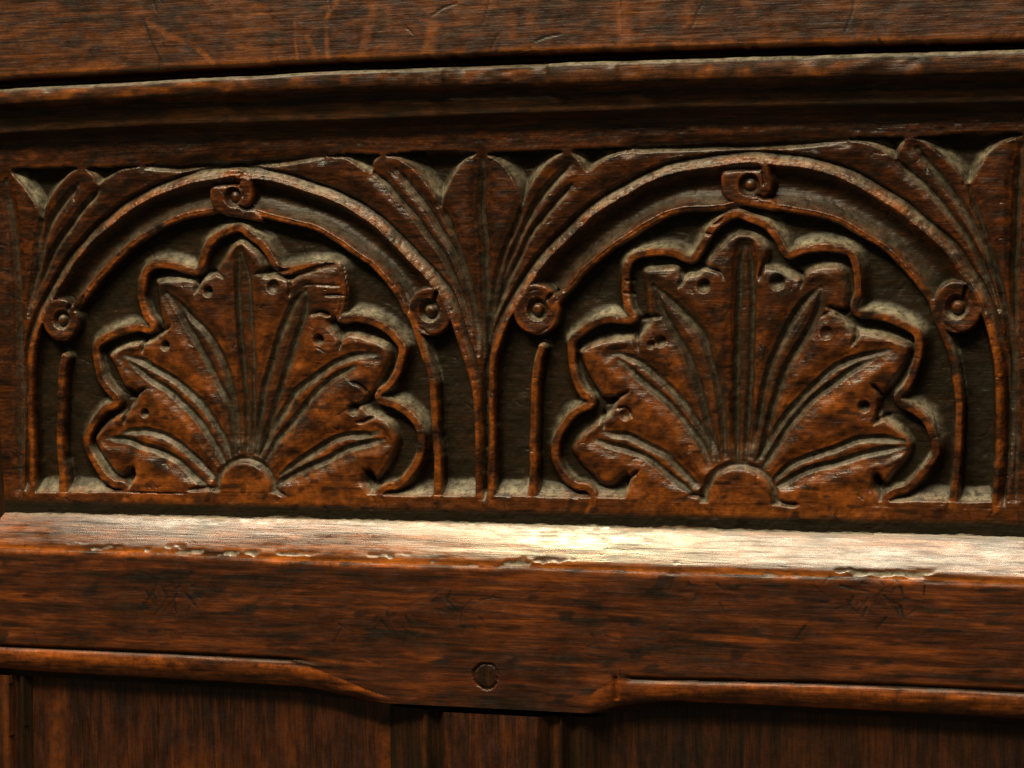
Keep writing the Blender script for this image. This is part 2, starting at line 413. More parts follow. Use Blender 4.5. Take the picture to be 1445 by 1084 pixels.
pt2 = [(884, 750), (884, 690), (882, 671), (866, 683), (848, 684), (833, 671), (815, 653), (805, 633), (820, 611), (840, 596), (853, 586), (862, 578), (868, 566), (862, 562), (850, 562), (846, 556), (836, 540), (826, 523), (818, 505), (815, 495), (828, 487), (841, 482), (861, 478), (888, 474), (898, 474), (908, 462), (916, 452),
       (911, 444), (909, 420), (906, 393), (907, 379), (930, 376), (954, 375), (963, 387), (972, 384), (983, 382), (991, 374), (999.5, 362), (1014.5, 345), (1029, 332), (1044, 327), (1066, 331), (1080, 347), (1083, 362), (1079, 372), (1088, 375), (1099, 378), (1113, 385), (1127, 390), (1140, 380), (1159, 374), (1184, 375),
       (1192, 395), (1197, 420), (1194, 436), (1184, 442), (1192, 452), (1204, 463), (1212, 465.5), (1245.5, 472), (1270, 480), (1286, 488), (1283, 505), (1275, 520), (1252, 551), (1243, 562), (1241, 575), (1246, 586), (1262, 598), (1279, 614.7), (1286, 631.5), (1276, 655), (1262, 668), (1249, 683), (1236, 671), (1233, 690), (1234, 755)]
shell = []
for B, PT, C in ((b1, pt1, L1c), (b2, pt2, L2c)):
    k = kscale(B)
    sb = g.sd(P(smooth(B, 4, True)), 34)
    sp = g.sd(P(smooth(PT, 3, True)), 34) + 2.5
    # plateau with a long sweeping foot
    foot = 24.0
    x = np.clip(-sb / foot, 0, 1)
    h = np.where(sb > 0, -1.0, -1.0 - (G - 1) * (1 - (1 - x) ** 3.6))
    rim = 11.0 * k
    y = np.clip((sb - rim + 1) / 3.0, 0, 1)
    hin = -1.0 - 15.0 * ss(y)
    h = np.where(sb > rim - 1, hin, h)
    # petals: bevelled edge
    bev = 9.0
    z = np.clip(sp / bev, 0, 1)
    hp = -11 + 11 * (1 - (1 - z) ** 1.35)
    h = np.where(sp > 0, np.maximum(h, hp), h)
    C_ = P([C])[0]
    low = V > P([(C[0], 698 if C is L1c else 706)])[0, 1]
    act = (sb > -foot) & ~low
    H = np.where(act, np.maximum(H, h), H)
    # slight dishing of petals
    H = H - np.where(sp > 0, 1.6 * np.exp(-((sp - 18) / 9) ** 2), 0) * ss((C_[1] - V) / 14)
    shell.append((sb, sp, rim))

# ---- veins: pairs of gouge cuts with a ridge between
veinm = np.zeros(g.H.shape); veing = np.zeros(g.H.shape); veind = np.full(g.H.shape, 99.)
def pair(up, lo, hw=6.2, dp=5.6, side=None):
    global veinm, veing, veind
    for l_ in (up, lo):
        e_ = vgroove([(x, y - 2.2) for x, y in l_] if side is None else l_, hw, dp)
        veinm = np.maximum(veinm, ss(-e_ / 4) * (1 if side is None else .35)); veing = np.maximum(veing, ss((-e_ + 1) / 3)); veind = np.minimum(veind, np.maximum(e_, 0))
    if side is not None:
        c_ = np.array([np.array(smooth(up, 4))[np.linspace(0, len(smooth(up, 4)) - 1, 12).astype(int)], np.array(smooth(lo, 4))[np.linspace(0, len(smooth(lo, 4)) - 1, 12).astype(int)]])
        dd_, _ = g.dist(P((c_[0] + c_[1]) / 2), 30); wd_ = np.linalg.norm(c_[0] - c_[1], axis=1).max() / 2 + 3
        veing = np.maximum(veing, .5 * ss((wd_ - dd_) / 4))
# shell 1
pair([(172, 505), (186, 509), (200.7, 512.8), (226, 526.5), (251, 543), (276, 565.4), (296, 590.5), (311, 615.6), (323.6, 648)],
     [(180, 515), (193, 522.8), (215.8, 540), (241, 558), (266, 580.5), (286, 605.6), (301, 630.7), (318, 660)])
pair([(172, 614), (190, 610.6), (208, 610.6), (233, 618), (256, 633), (276, 650.7), (302, 677)],
     [(150, 622), (180.6, 624), (195.7, 630.7), (225.8, 640.7), (251, 653), (271, 673), (296, 692)])
pair([(528, 503), (500.6, 504), (475.5, 512.8), (455.5, 525), (435.4, 540), (418, 555), (402.8, 578), (387.7, 600.6), (368, 640)],
     [(500, 520), (480, 530), (470.5, 535), (445.4, 555), (425.4, 580.5), (405, 605.6), (387.7, 625.6), (375, 650)])
pair([(530, 613), (520.7, 615.6), (495.6, 617), (470.5, 623), (445.4, 638), (420, 653), (395, 672)],
     [(540, 622), (520, 627), (505.6, 630.7), (480.6, 640.7), (455.5, 653), (430, 663), (405, 676), (385, 693)])
pair([(233, 414), (246, 424), (263.4, 442.5), (286, 463), (303.6, 488), (318.6, 525), (331, 575), (336, 635)],
     [(233, 414), (251, 440), (266, 465), (288.5, 503), (306, 540), (323, 575), (331, 640)], hw=6.4, dp=6, side=1)
pair([(430, 410), (413, 425), (400, 455), (388, 490), (377, 528), (368, 570), (360, 640)],
     [(431, 412), (428, 440), (416, 480), (403, 520), (391, 560), (379, 600), (366, 642)], hw=6.4, dp=6, side=1)
vgroove([(337, 352), (339, 400), (343, 470), (347, 560), (349, 645)], 13, 5, pw=3, t0=.10)
pair([(335, 362), (332, 400), (334, 450), (341, 520), (345, 580), (346, 645)],
     [(338, 355), (349, 400), (353, 450), (356, 520), (355, 580), (352, 645)], hw=5, dp=5, side=1)
# shell 2
pair([(866, 503), (876, 504), (903, 515), (928.5, 535), (953.6, 560), (978.7, 590.5), (998.8, 623), (1006, 650)],
     [(872, 512), (881, 518), (911, 545), (936, 565), (961, 593), (983.7, 620.6), (1001, 655)])
pair([(852, 613), (870, 616), (886, 618), (911, 630.7), (936, 643), (956, 660.8), (980, 684)],
     [(840, 624), (858, 630.7), (886, 638), (911, 648), (931, 663), (953.6, 681), (975, 697)])
pair([(1254, 497), (1218.7, 505.5), (1185, 517), (1158, 537), (1131, 564), (1107.8, 591), (1087.6, 618), (1068, 652)],
     [(1235, 508), (1208.6, 520), (1175, 544), (1148, 564), (1128, 584), (1111, 604.6), (1094, 631.5), (1075, 664)])
pair([(1275, 626), (1269, 624.7), (1238.8, 621), (1208.6, 623), (1178, 634.8), (1148, 645), (1118, 658), (1087, 682)],
     [(1276, 633), (1242, 638), (1205, 648), (1168, 658), (1134.7, 668), (1094, 690)])
pair([(920, 403), (937, 417), (963.6, 440), (978, 455), (991, 475), (1007, 527), (1017, 574), (1023, 640)],
     [(920, 405), (934, 440), (950, 470), (968, 497), (986, 551), (1002, 608), (1013, 648)], hw=7.2, dp=6.6, side=1)
pair([(1157, 406), (1142, 418), (1126, 435), (1107, 469), (1091, 502.5), (1081, 536), (1070, 590), (1060, 645)],
     [(1160, 408), (1152, 440), (1130, 482), (1109, 519), (1098, 550), (1086, 590), (1073, 645)], hw=7.2, dp=6.6, side=1)
vgroove([(1050, 335), (1050, 370), (1049, 420), (1047, 520), (1046, 600), (1045, 655)], 19, 6, pw=3.5, t0=.10)
pair([(1049, 345), (1043, 375), (1040, 440), (1037, 520), (1037, 600), (1040, 655)],
     [(1053, 345), (1058, 375), (1060, 440), (1057, 520), (1053, 600), (1050, 655)], hw=6, dp=5, side=1)

for (sb, sp, rim) in shell:
    m_ = np.minimum(sp - 3, veind)
    cb_ = P([(345, 688)])[0, 1] if sb is shell[0][0] else P([(1043, 697)])[0, 1]
    H = np.where(sp > 0, H - 4.0 * (1 - ss(np.clip(m_, 0, 99) / 17)) * ss((cb_ - V) / 14), H)
# ---- eyelets and notches
for c, r, dp in (((292, 411), 8, 10), ((233, 488), 7.5, 10), ((204, 583), 7, 9), ((385, 405), 10, 7), ((449, 479), 8, 10), ((497, 578), 9, 9),
                 ((993, 403), 10.5, 10), ((1096, 398), 11, 11), ((1165, 470), 10, 7), ((1219, 574), 9, 9), ((931, 482), 9, 9), ((882, 586), 9, 6), ((918, 486), 7, 7)):
    pit(c, r, dp)
for ln, hw, dp in (
    ([(272, 388), (277, 398), (273, 415)], 5, 9), ([(205, 476), (199, 487), (198, 499)], 5, 9), ([(178, 576), (174, 588), (173, 601)], 4.5, 9),
    ([(284, 384), (300, 383), (315, 392)], 4, 7), ([(214, 470), (226, 469), (240, 459)], 4.5, 9), ([(176, 563), (190, 556), (206, 548)], 5, 9),
    ([(357, 388), (372, 384), (392, 383), (410, 380)], 5, 9), ([(436, 444), (450, 440), (466, 447)], 5.5, 9), ([(472, 460), (478, 475), (476, 495)], 5, 9),
    ([(405, 395), (408, 405), (405, 420)], 4, 5),
    ([(520, 566), (505, 572), (490, 574)], 5, 8), ([(494, 540), (508, 545), (519, 558)], 4, 6), ([(528, 588), (515, 594), (500, 597)], 4, 6),
    ([(180, 690), (184, 675), (186, 660)], 4, 8), ([(525, 690), (520, 676), (512, 662)], 4.5, 8),
    ([(958, 378), (963, 389), (957, 406)], 5, 9), ([(975, 373), (993, 377), (1014, 384), (1022, 396)], 4.5, 8), ([(1077, 372), (1073, 385), (1071, 395)], 4.5, 7),
    ([(1120, 380), (1131, 392), (1128, 408)], 4.5, 9), ([(1166, 432), (1182, 437), (1196, 440)], 6, 10), ([(1156, 449), (1170, 440), (1188, 449)], 3, 4),
    ([(1204, 462), (1207, 476), (1200, 490)], 5, 9), ([(900, 450), (915, 446), (932, 448)], 5, 8), ([(896, 470), (896, 484), (899, 496)], 5, 8),
    ([(853, 572), (870, 562), (888, 551)], 5, 9), ([(848, 578), (850, 592), (851, 606)], 5, 8), ([(882, 690), (884, 678), (902, 664)], 4, 7), ([(868, 577), (885, 577), (892, 592)], 3.5, 5),
    ([(1245, 562), (1238, 552), (1230, 542)], 5, 9), ([(1240, 574), (1238, 588), (1232, 600)], 5, 8), ([(1258, 584), (1245, 590), (1232, 599)], 4.5, 7),
    ([(1240, 690), (1236, 680), (1233, 670)], 4.5, 8),
    ([(423, 403), (445, 402), (480, 404)], 2.5, 3), ([(455, 418), (470, 417), (484, 419)], 3, 4),
    ([(880, 394), (886, 395), (893, 395)], 3, 5), ([(878, 412), (886, 413), (894, 415)], 3, 5), ([(1000, 318), (1012, 315), (1022, 306)], 2.5, 4), ([(985, 330), (1000, 331), (1010, 333)], 3, 4)):
    vgroove(ln, hw, dp, t0=.25, t1=.25)

# ---- bosses at the foot of each shell
boss = []
for c, r in (((345, 691), 38.5), ((1043, 707), 45)):
    q = P([c])[0]; k = kscale([c]); d = np.hypot(g.WU - q[0], (g.WV - q[1])); rr = r * k
    up = g.WV < q[1] + 4
    h = -8.5 * (1 - np.clip(np.abs(d - rr - 6) / 8, 0, 1) ** 1.5)
    H = np.where(up & (np.abs(d - rr - 6) < 8), np.minimum(H, h), H)
    H = np.where(up & (d < rr), np.maximum(H, .5 - 2.5 * np.clip((d - rr + 5) / 5, 0, 1) ** 2), H)
    boss.append((d - rr, up)); bossring = np.where(up, ss(1 - np.abs(d - rr - 6) / 7), 0) if len(boss) == 1 else np.maximum(bossring, np.where(up, ss(1 - np.abs(d - rr - 6) / 7), 0))
# pale gouge ends beside the bosses
for ln in ([(263, 692), (280, 690), (303, 688)], [(386, 690), (395, 696), (404, 700)], [(1095, 705), (1110, 711), (1128, 712)], [(970, 700), (985, 700), (992, 708)]):
    vgroove(ln, 5, 6, t0=.3, t1=.2)

# ---- scrolls
scroll_d = []
def scroll(c, ro, ri, path_open=None, eye=1.0, tilt=0):
    """ring with a sunk eye and a small boss"""
    global H
    q = P([c])[0]; k = kscale([c]); ro *= k; ri *= k
    dx, dy = g.WU - q[0], (g.WV - q[1]) * .96
    d = np.hypot(dx, dy)
    f = 5.0
    x = np.clip((d - ro) / f, 0, 1)
    h = np.where(d > ro, -(G) * (1 - (1 - x) ** 1.6), 0.0 - 1.2 * np.clip((d - ro + 3) / 3, 0, 1) ** 2)
    H = np.where(d < ro + f, np.maximum(H, h), H)
    th = np.arctan2(dy, dx); ri = ri * (1 + .10 * np.cos(th * 1 + tilt)) ; d = np.hypot(dx * (1 + .05 * np.sin(2 * th)), dy)
    he = -12.0 * (1 - np.clip(d / ri, 0, 1) ** 4)
    hb = -3.0 - 9 * np.clip(d / (ri * .55), 0, 1.6) ** 5
    H = np.where((d >= ri) & (d < ro), H - 2.2 * (1 - np.clip((d - ri) / (ro - ri), 0, 1)), H)
    H = np.where(d < ri, np.maximum(he, np.where(d < ri * .85, hb, -99)), H)
    scroll_d.append(d - ro)
scroll((84, 452), 28, 14, tilt=.5); scroll((606, 440), 32, 17, tilt=2.0); scroll((756, 437), 34, 17, tilt=.6); scroll((1351, 434), 34, 18, tilt=2.6)
for sp_ in ([(60, 462), (66, 472), (84, 480), (100, 474)], [(630, 462), (622, 470), (606, 472), (592, 462)], [(728, 462), (742, 470), (760, 470), (776, 460)], [(1380, 456), (1368, 467), (1350, 467), (1334, 456)]): vgroove(sp_, 3, 2.5)
vgroove([(103, 440), (113, 430), (118, 415)], 3, 4); vgroove([(577, 440), (574, 428), (565, 410)], 3, 4)
vgroove([(103, 424), (96, 434), (92, 442)], 3.5, 8, t1=.3); vgroove([(617, 410), (613, 420), (611, 430)], 3.5, 8, t1=.3)
vgroove([(786, 408), (776, 416), (768, 426)], 3.5, 8, t1=.3); vgroove([(1364, 403), (1360, 413), (1357, 424)], 3.5, 8, t1=.3)
# top scrolls: crossing spiral ends
def top_scroll(a, b, eye, r):
    global H
    s_ = g.sd(P(smooth(b, 3, True)), 12)
    x_ = np.clip(-s_ / 4, 0, 1)
    H = np.where(s_ > -4, np.maximum(H, np.where(s_ > 0, .3 - 1.6 * np.clip(1 - s_ / 4, 0, 1) ** 1.5, -1.3 - 15 * (1 - (1 - x_) ** 1.6))), H)
    q = P([eye])[0]; k = kscale([eye]); d = np.hypot(g.WU - q[0], g.WV - q[1])
    d1 = raise_band(a, 11, .5, foot=4.5, floor=-16); d2 = -s_
    H = np.where(d < r * k, np.maximum(-11 * (1 - (d / r / k) ** 4), -4 - 5 * (d / (r * k * .6)) ** 2), H)
    scroll_d.append(np.minimum(np.minimum(d1, d2), d - r * k))
top_scroll([(318, 243), (335, 243), (347, 252), (351, 268), (347, 284), (341, 293)],
           [(295, 271), (302, 263), (334, 263), (339, 255), (350, 254), (356, 268), (353, 288), (346, 294), (365, 300), (368, 312), (332, 306), (312, 301), (299, 290)], (328, 278), 14)
top_scroll([(1050, 225), (1067, 226), (1079, 236), (1082, 252), (1080, 266)],
           [(1018, 248), (1026, 242), (1069, 242), (1075, 235), (1085, 243), (1089, 257), (1087, 270), (1080, 277), (1094, 285), (1096, 296), (1062, 291), (1040, 287), (1026, 280), (1019, 268)], (1057, 261), 16)
vgroove([(358, 292), (347, 295), (337, 291), (330, 293)], 3, 7, t1=.4); vgroove([(1092, 275), (1080, 279), (1068, 276), (1058, 279)], 3.2, 7, t1=.4)
vgroove([(338, 263), (343, 270), (343, 280)], 2.2, 4); vgroove([(1074, 242), (1078, 250), (1077, 262)], 2.4, 4)

# ---- spandrel leaves
pockets = [
  [(458, 220), (500, 217), (536, 218), (527, 228), (523, 244), (512, 240), (500, 231), (484, 224)],
  [(545, 219), (600, 213), (670, 214), (655, 228), (641, 246), (630, 268), (622, 291), (613, 275), (603, 260), (584, 239), (560, 224)],
  [(688, 217), (740, 213), (794, 213), (775, 228), (752, 256), (737, 287), (729, 262), (715, 240), (701, 226)],
  [(808, 212), (845, 209), (889, 209), (872, 217), (848, 228), (828, 241), (818, 228)],
  [(16, 240), (60, 238), (108, 237), (95, 248), (78, 267), (66, 287), (58, 306), (49, 287), (33, 263)],
  [(122, 238), (160, 236), (196, 235), (170, 241), (155, 250), (138, 260), (130, 247)],
  [(1195, 197), (1240, 194), (1276, 194), (1272, 204), (1265, 222), (1250, 215), (1230, 205)],
  [(1292, 195), (1360, 188), (1436, 186), (1440, 193), (1413, 204), (1390, 223), (1368, 258), (1350, 240), (1326, 217), (1306, 201)]]
pk = np.full(H.shape, -99.)
strip = line_([(-60, 239), (25, 238), (125, 235), (215, 234), (458, 219), (545, 217), (603, 213), (700, 213), (815, 211), (889, 209), (1175, 199), (1276, 194), (1360, 190), (1436, 186), (1500, 184)])(U) + .8 * vnoise(U, V, 40, 1e6, 23)
for q_ in pockets:
    sm_ = smooth(q_, 4, True); ytop = min(y for x, y in q_)
    nt = len([1 for x, y in q_ if y < ytop + 5.5])
    side = sm_[(nt - 1) * 4:]; side = np.vstack([side, sm_[:1]])
    ds_, _ = g.dist(P(side), 40)
    s_ = np.where(g.inside(P(sm_)) & (V > strip - 3), ds_, -50)
    x_ = np.clip(s_ / 15, 0, 1)
    H = np.where(s_ > 0, np.minimum(H, -20 * (1 - (1 - x_) ** 1.7) - 2), H)
    pk = np.maximum(pk, s_)
k0 = H.copy()
leafline = [
  ([(7, 255), (8, 275), (15, 315), (21, 380), (24, 451), (26, 540), (28, 690)], 5.5, 5),
  ([(680, 226), (678, 293), (681, 330), (684, 406), (685, 480), (684, 560), (683, 640), (683, 692)], 5.5, 5),
  ([(1441, 205), (1436, 260), (1433, 331), (1432, 442), (1433, 560), (1433, 700)], 5.5, 5),
  # centre leaf edges
  ([(621, 290), (632, 310), (645, 346), (658, 383), (668, 425), (676, 470), (681, 510)], 4, 4.5),
  ([(737, 287), (728, 318), (714, 345), (702, 381), (694, 420), (688, 470), (685, 510)], 4, 4.5),
  ([(558, 240), (583, 268), (607, 300), (627, 333), (645, 366), (658, 405), (667, 450), (674, 500)], 4.5, 5),
  ([(527, 245), (541, 256), (560, 276), (583, 302), (603, 330), (624, 359), (640, 392), (654, 432), (664, 470)], 4, 5),
  ([(804, 233), (785, 251), (760, 280), (746, 304), (730, 338), (712, 380), (700, 425), (692, 470)], 4.5, 5),
  ([(806, 261), (775, 294), (750, 325), (732, 360), (714, 396), (704, 425), (696, 455)], 4, 5),
  ([(58, 306), (52, 335), (48, 370), (44, 400)], 4, 4.5),
  ([(108, 261), (84, 290), (66, 320), (54, 366), (45, 400), (38, 440)], 4.5, 5),
  ([(138, 268), (113, 296), (92, 327), (72, 358), (55, 394), (44, 430)], 4, 5),
  ([(1294, 210), (1326, 249), (1353, 283), (1376, 324), (1393, 355), (1407, 390), (1418, 440)], 4.5, 5),
  ([(1266, 228), (1300, 256), (1331, 289), (1358, 326), (1375, 352), (1394, 392), (1408, 436)], 4, 5),
  ([(1367, 262), (1383, 312), (1399, 355), (1413, 408), (1423, 460), (1427, 540), (1425, 600), (1422, 700)], 4, 4.5)]
for p_l, hw_, dp_ in (([(680, 222), (679, 300), (682, 380), (684, 450)], 22, 2.5), ([(6, 255), (14, 330), (20, 420), (24, 500)], 18, 2), ([(1441, 200), (1436, 300), (1433, 400), (1432, 500)], 20, 2)):
    vgroove(p_l, hw_, dp_, t0=.2, t1=.3, pw=1.3)
for n_ in (0, 1):
    ga_ = outer_arc_d[n_]
    dd_ = ga_[1]                      # distance from the outer ridge
    sail = (ga_[0] < -2) & (dd_ < 34) & (pk < 0)
    H = np.where(sail, H - 4.5 * (1 - ss((dd_ - 8) / 24)) * ss((P([(722, 500)])[0, 1] - V) / 110), H)
leafm = np.zeros(H.shape); leafd = np.full(H.shape, 99.)
for p, hw, dp in [([(205, 236), (240, 236), (290, 234), (340, 233), (400, 226), (456, 221)], 4.5, 5),
  ([(885, 211), (930, 208), (990, 206), (1060, 205), (1130, 202), (1192, 199)], 4.5, 5)] + leafline:
    e_ = vgroove(p, hw * 1.55, dp * 1.75, t0=.06, t1=.2, pw=1.1); leafd = np.minimum(leafd, np.maximum(e_, 0)); leafm = np.maximum(leafm, ss(-e_ / 4) * (p[0] not in ((205, 236), (885, 211))))
H = np.where((outer_arc_d[0][0] < -20) & (outer_arc_d[1][0] < -20), H - 2.6 * (1 - ss(leafd / 11)), H)
spand = np.ones(H.shape, bool)
for s_field, *_ in outer_arc_d: pass

# ---- surface life: tool marks, grain, softened arrises
H = .85 * H + .15 * blur(H, 1)
H += .7 * vnoise(U, V, 40, 30, 40) + .40 * vnoise(U, V, 11, 9, 41) + .20 * vnoise(U, V, 5, 4, 43) + .10 * vnoise(U, V, 26, 3, 42)
# warp down at the very top where the board runs up under the moulding
vt = P([(722, 188)])[0, 1]
g.H = H
wear, grime = patina(g, .30, .22, 4)
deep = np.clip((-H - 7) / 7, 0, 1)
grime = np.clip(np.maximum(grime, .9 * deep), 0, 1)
for od in outer_arc_d: H -= np.where(np.minimum(od[1], od[2]) < 0, .9 * np.clip(vnoise(U, V, 4.5, 4.5, 58) + .1, 0, 1), 0)
for (sb, sp, rim) in shell: H -= np.where((sb > 0) & (sb < rim), .8 * np.clip(vnoise(U, V, 6, 6, 59), 0, 1), 0)
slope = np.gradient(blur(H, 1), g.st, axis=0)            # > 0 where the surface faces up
dust_highlight = np.clip((slope - .12) * .95, 0, 1) * np.clip((-H - 1.2) / 3, 0, 1) * np.clip(.8 + .6 * vnoise(U, V, 30, 30, 55), .2, 1)  # settled dust plus painted highlight where recessed slopes face up
for od in outer_arc_d: dust_highlight = np.where(od[4], dust_highlight * .22, dust_highlight); grime = np.where(od[4], grime * .75, grime)
dust_highlight = blur(dust_highlight, 1)
dust_highlight = np.clip(np.maximum(dust_highlight, .36 * np.maximum(np.maximum(veinm, leafm * .3), bossring * 1.6) * np.clip(.8 + .6 * vnoise(U, V, 9, 9, 56), 0, 1)), 0, 1)
# upper spandrels keep more old polish: less orange
up_f = ss((P([(722, 420)])[0, 1] - V) / 120)
outl = (outer_arc_d[0][0] < -6) & (outer_arc_d[1][0] < -6)
wear = wear * np.where(outl, .35, 1)
pn = np.clip(.62 + .9 * vnoise(U, V, 34, 24, 51) + .5 * vnoise(U, V, 12, 9, 52), 0, 1)
wear = wear * .55 * pn
for od in outer_arc_d:
    band_ = np.maximum(np.clip(-np.minimum(np.minimum(od[1], od[2]), od[3]) / 3, 0, 1), 0)
    wear = np.maximum(wear, .75 * band_ * pn)
for sb, sp, rim in shell:
    wear = np.maximum(wear, .75 * np.clip(sb / 3, 0, 1) * (sb < rim) * pn)
petal_wear = np.zeros(H.shape)
for (sb, sp, rim), C in zip(shell, (L1c, L2c)):
    petal_wear = np.maximum(petal_wear, np.where(sp > 3, .36 + .45 * vnoise(U, V, 26, 16, 50) + .25 * vnoise(U, V, 8, 5, 53), 0) * ss((V - P([(700, 330)])[0, 1]) / 250))
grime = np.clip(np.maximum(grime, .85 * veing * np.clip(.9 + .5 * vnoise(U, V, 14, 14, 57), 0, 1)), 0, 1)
wear = np.clip(np.maximum(wear, petal_wear) * (1 - grime), 0, 1)
low = (V > P([(722, 690)])[0, 1] - 6)
wear = np.clip(wear + low * .25 * (1 - grime), 0, 1)
# dirt line along the ledge joint
jl = np.interp(U, P([(0, 722), (482, 733), (964, 746), (1445, 757)])[:, 0], P([(0, 722), (482, 733), (964, 746), (1445, 757)])[:, 1])
grime = np.clip(np.maximum(grime, 1.0 * ss((V - (jl - 24)) / 12)), 0, 1)
wear *= (1 - ss((V - (jl - 24)) / 12))

# ---- nicks and bruises
sc = scratches(g, 420, 31, P([(722, 210)])[0, 1], P([(722, 725)])[0, 1], (3, 16), (.4, 1.5), .6)
g.H = g.H - sc
pmark = np.clip(sc * .45 + .7 * ss((vnoise(U, V, 18, 9, 61) - .5) / .3) * (1 - ss((-H - 3) / 4)), 0, .9)
# ---- split into parts
lab = np.zeros(H.shape, int)
names = {0: ('carved_board', None, None)}
nid = 1
roots = {}
def new(name, parent=None, label=None):
    global nid
    names[nid] = (name, parent, label); nid += 1
    return nid - 1
spand_id = []
# leaves by polygon
leafpoly = [
 ('leaf', [(678, 215), (703, 226), (727, 255), (737, 287), (728, 318), (714, 345), (702, 381), (694, 420), (685, 500), (678, 500), (668, 425), (658, 383), (645, 346), (632, 310), (621, 290), (629, 270), (641, 246), (660, 224)]),
 ('leaf', [(538, 219), (558, 223), (584, 239), (606, 262), (621, 290), (645, 346), (668, 425), (678, 500), (664, 470), (654, 432), (640, 392), (624, 359), (603, 330), (560, 276), (527, 245), (524, 235)]),
 ('leaf', [(808, 212), (790, 216), (770, 232), (750, 257), (737, 287), (714, 345), (694, 420), (686, 500), (696, 455), (704, 425), (732, 360), (775, 294), (812, 256), (825, 241)]),
 ('leaf', [(-40, 235), (14, 240), (33, 263), (49, 287), (58, 306), (50, 350), (40, 410), (28, 470), (-40, 500)]),
 ('leaf', [(118, 238), (95, 248), (78, 267), (66, 287), (58, 306), (50, 350), (42, 410), (50, 420), (72, 358), (113, 296), (138, 262), (130, 247)]),
 ('leaf', [(1282, 195), (1304, 200), (1326, 217), (1350, 240), (1367, 262), (1383, 312), (1399, 355), (1413, 408), (1420, 450), (1408, 436), (1394, 392), (1358, 326), (1300, 256), (1266, 228), (1273, 208)]),
 ('leaf', [(1490, 185), (1441, 193), (1413, 204), (1390, 223), (1368, 258), (1383, 312), (1399, 355), (1413, 408), (1423, 460), (1440, 500), (1490, 520)])]
for nme, pl in leafpoly:
    i = new(nme); lab[g.inside(P(smooth(pl, 3, True)))] = i
for n in (0, 1):
    s_field, do, di, dleg, ins = outer_arc_d[n]
    i = new('arch_moulding'); roots['arch', n] = i
    lab[(do < 1.5) | ins | (di < 1.5) | ((dleg < 1.5) & (s_field > 0))] = i
    sb, sp, rim = shell[n]
    i = new('shell_carving'); roots['shell', n] = i
    lowcut = V < P([((L1c, L2c)[n][0], (700, 708)[n])])[0, 1]
    lab[(sb > 0) & lowcut] = i
    C = (L1c, L2c)[n]; q = P([C])[0]
    ang = np.degrees(np.arctan2(-(V - q[1]), U - q[0]))
    eyes = [[(204, 583), (233, 488), (292, 411), (383, 404), (448, 480), (496, 578)], [(872, 576), (925, 482), (991, 404), (1096, 398), (1172, 465), (1219, 574)]][n]
    cuts = [200]
    for e in eyes:
        ee = P([e])[0]; cuts.append(math.degrees(math.atan2(-(ee[1] - q[1]), ee[0] - q[0])))
    cuts.append(-20)
    for a_, b_ in zip(cuts[:-1], cuts[1:]):
        aa = np.where(ang < -90, ang + 360, ang)
        j = new('lobe', i); lab[(sp > -1) & (sb > rim - 4) & (aa <= a_) & (aa > b_) & lowcut] = j
    j = new('boss', i); d_, up = boss[n]; lab[(d_ < 2) & up] = j
for k_, sd_ in enumerate(scroll_d):
    n = [0, 0, 1, 1, 0, 1][k_]
    j = new('scroll', roots['arch', n]); lab[sd_ < 1] = j
cell = lab[:-1, :-1]
objs = {}
for i in sorted(names):
    nme, par, lb = names[i]
    o = emit(g, nme, cell == i, M_carve, objs.get(par), wear, grime, lb, dust_highlight, pmark)
    objs[i] = o

# ================================================================== LOWER RAIL (ledge, face, stopped moulding)
HR = 33.0
def line(pts, h): q = P(pts, h); return lambda U: np.interp(U, q[:, 0], q[:, 1], ) if True else None
crease = line([(-60, 721), (0, 722), (482, 733), (964, 746), (1445, 757), (1500, 758.5)], 0)
arris = line([(-60, 771), (0, 773), (120, 777), (233, 780), (482, 793), (715, 799), (964, 808), (1196, 813), (1445, 824), (1500, 826)], HR)
grv = line([(-60, 908), (0, 912), (233, 922), (410, 931), (520, 942), (700, 950), (850, 957), (964, 960), (1155, 964), (1300, 970), (1445, 977), (1500, 979)], HR)
# bottom outline of the rail
und = line([(-60, 951), (0, 954), (41, 958), (200, 967), (400, 979), (430, 981), (470, 987), (510, 994), (560, 1001), (620, 1003), (700, 1008), (780, 1011), (830, 1012), (870, 1010), (910, 1004), (950, 1000), (1000, 1002), (1155, 1010), (1300, 1018), (1445, 1027), (1500, 1030)], HR - 12)
uu = P([(-60, 800), (1500, 800)], HR)
r = Grid(P([(-40, 722)])[0, 0], uu[1, 0], P([(0, 722)])[0, 1] - 30, P([(1445, 1027)], HR)[0, 1] + 10, 1.6)
rU, rV = r.U, r.V
wob = .9 * vnoise(rU, rV, 210, 1e6, 60)
cr, ar, gv, un = crease(rU), arris(rU), grv(rU), und(rU)
ar = ar + wob; cr = cr + wob
# stop positions of the moulding
s1 = P([(572, 990)], HR)[0, 0]; s0 = P([(505, 940)], HR)[0, 0]; sq0 = P([(395, 940)], HR)[0, 0]; sq1 = P([(470, 940)], HR)[0, 0]
gv2 = line([(-60, 909), (0, 913), (233, 923), (410, 933), (440, 941), (480, 957), (520, 974), (560, 988), (600, 996), (800, 1000), (866, 959), (964, 962), (1155, 966), (1300, 972), (1445, 979), (1500, 981)], HR)(rU)
s2 = P([(820, 1000)], HR)[0, 0]; s3 = P([(876, 1000)], HR)[0, 0]
mold = np.maximum(1 - ss((rU - s0) / (s1 - s0)), ss((rU - s2) / (s3 - s2)))
h = np.zeros(rU.shape)
t = (rV - cr) / (ar - cr)
h = np.where(t < 0, -4 * np.clip(-t * 3, 0, 1), HR * np.clip(t, 0, 1) ** .93)
h = np.where(t >= 1, HR, h)
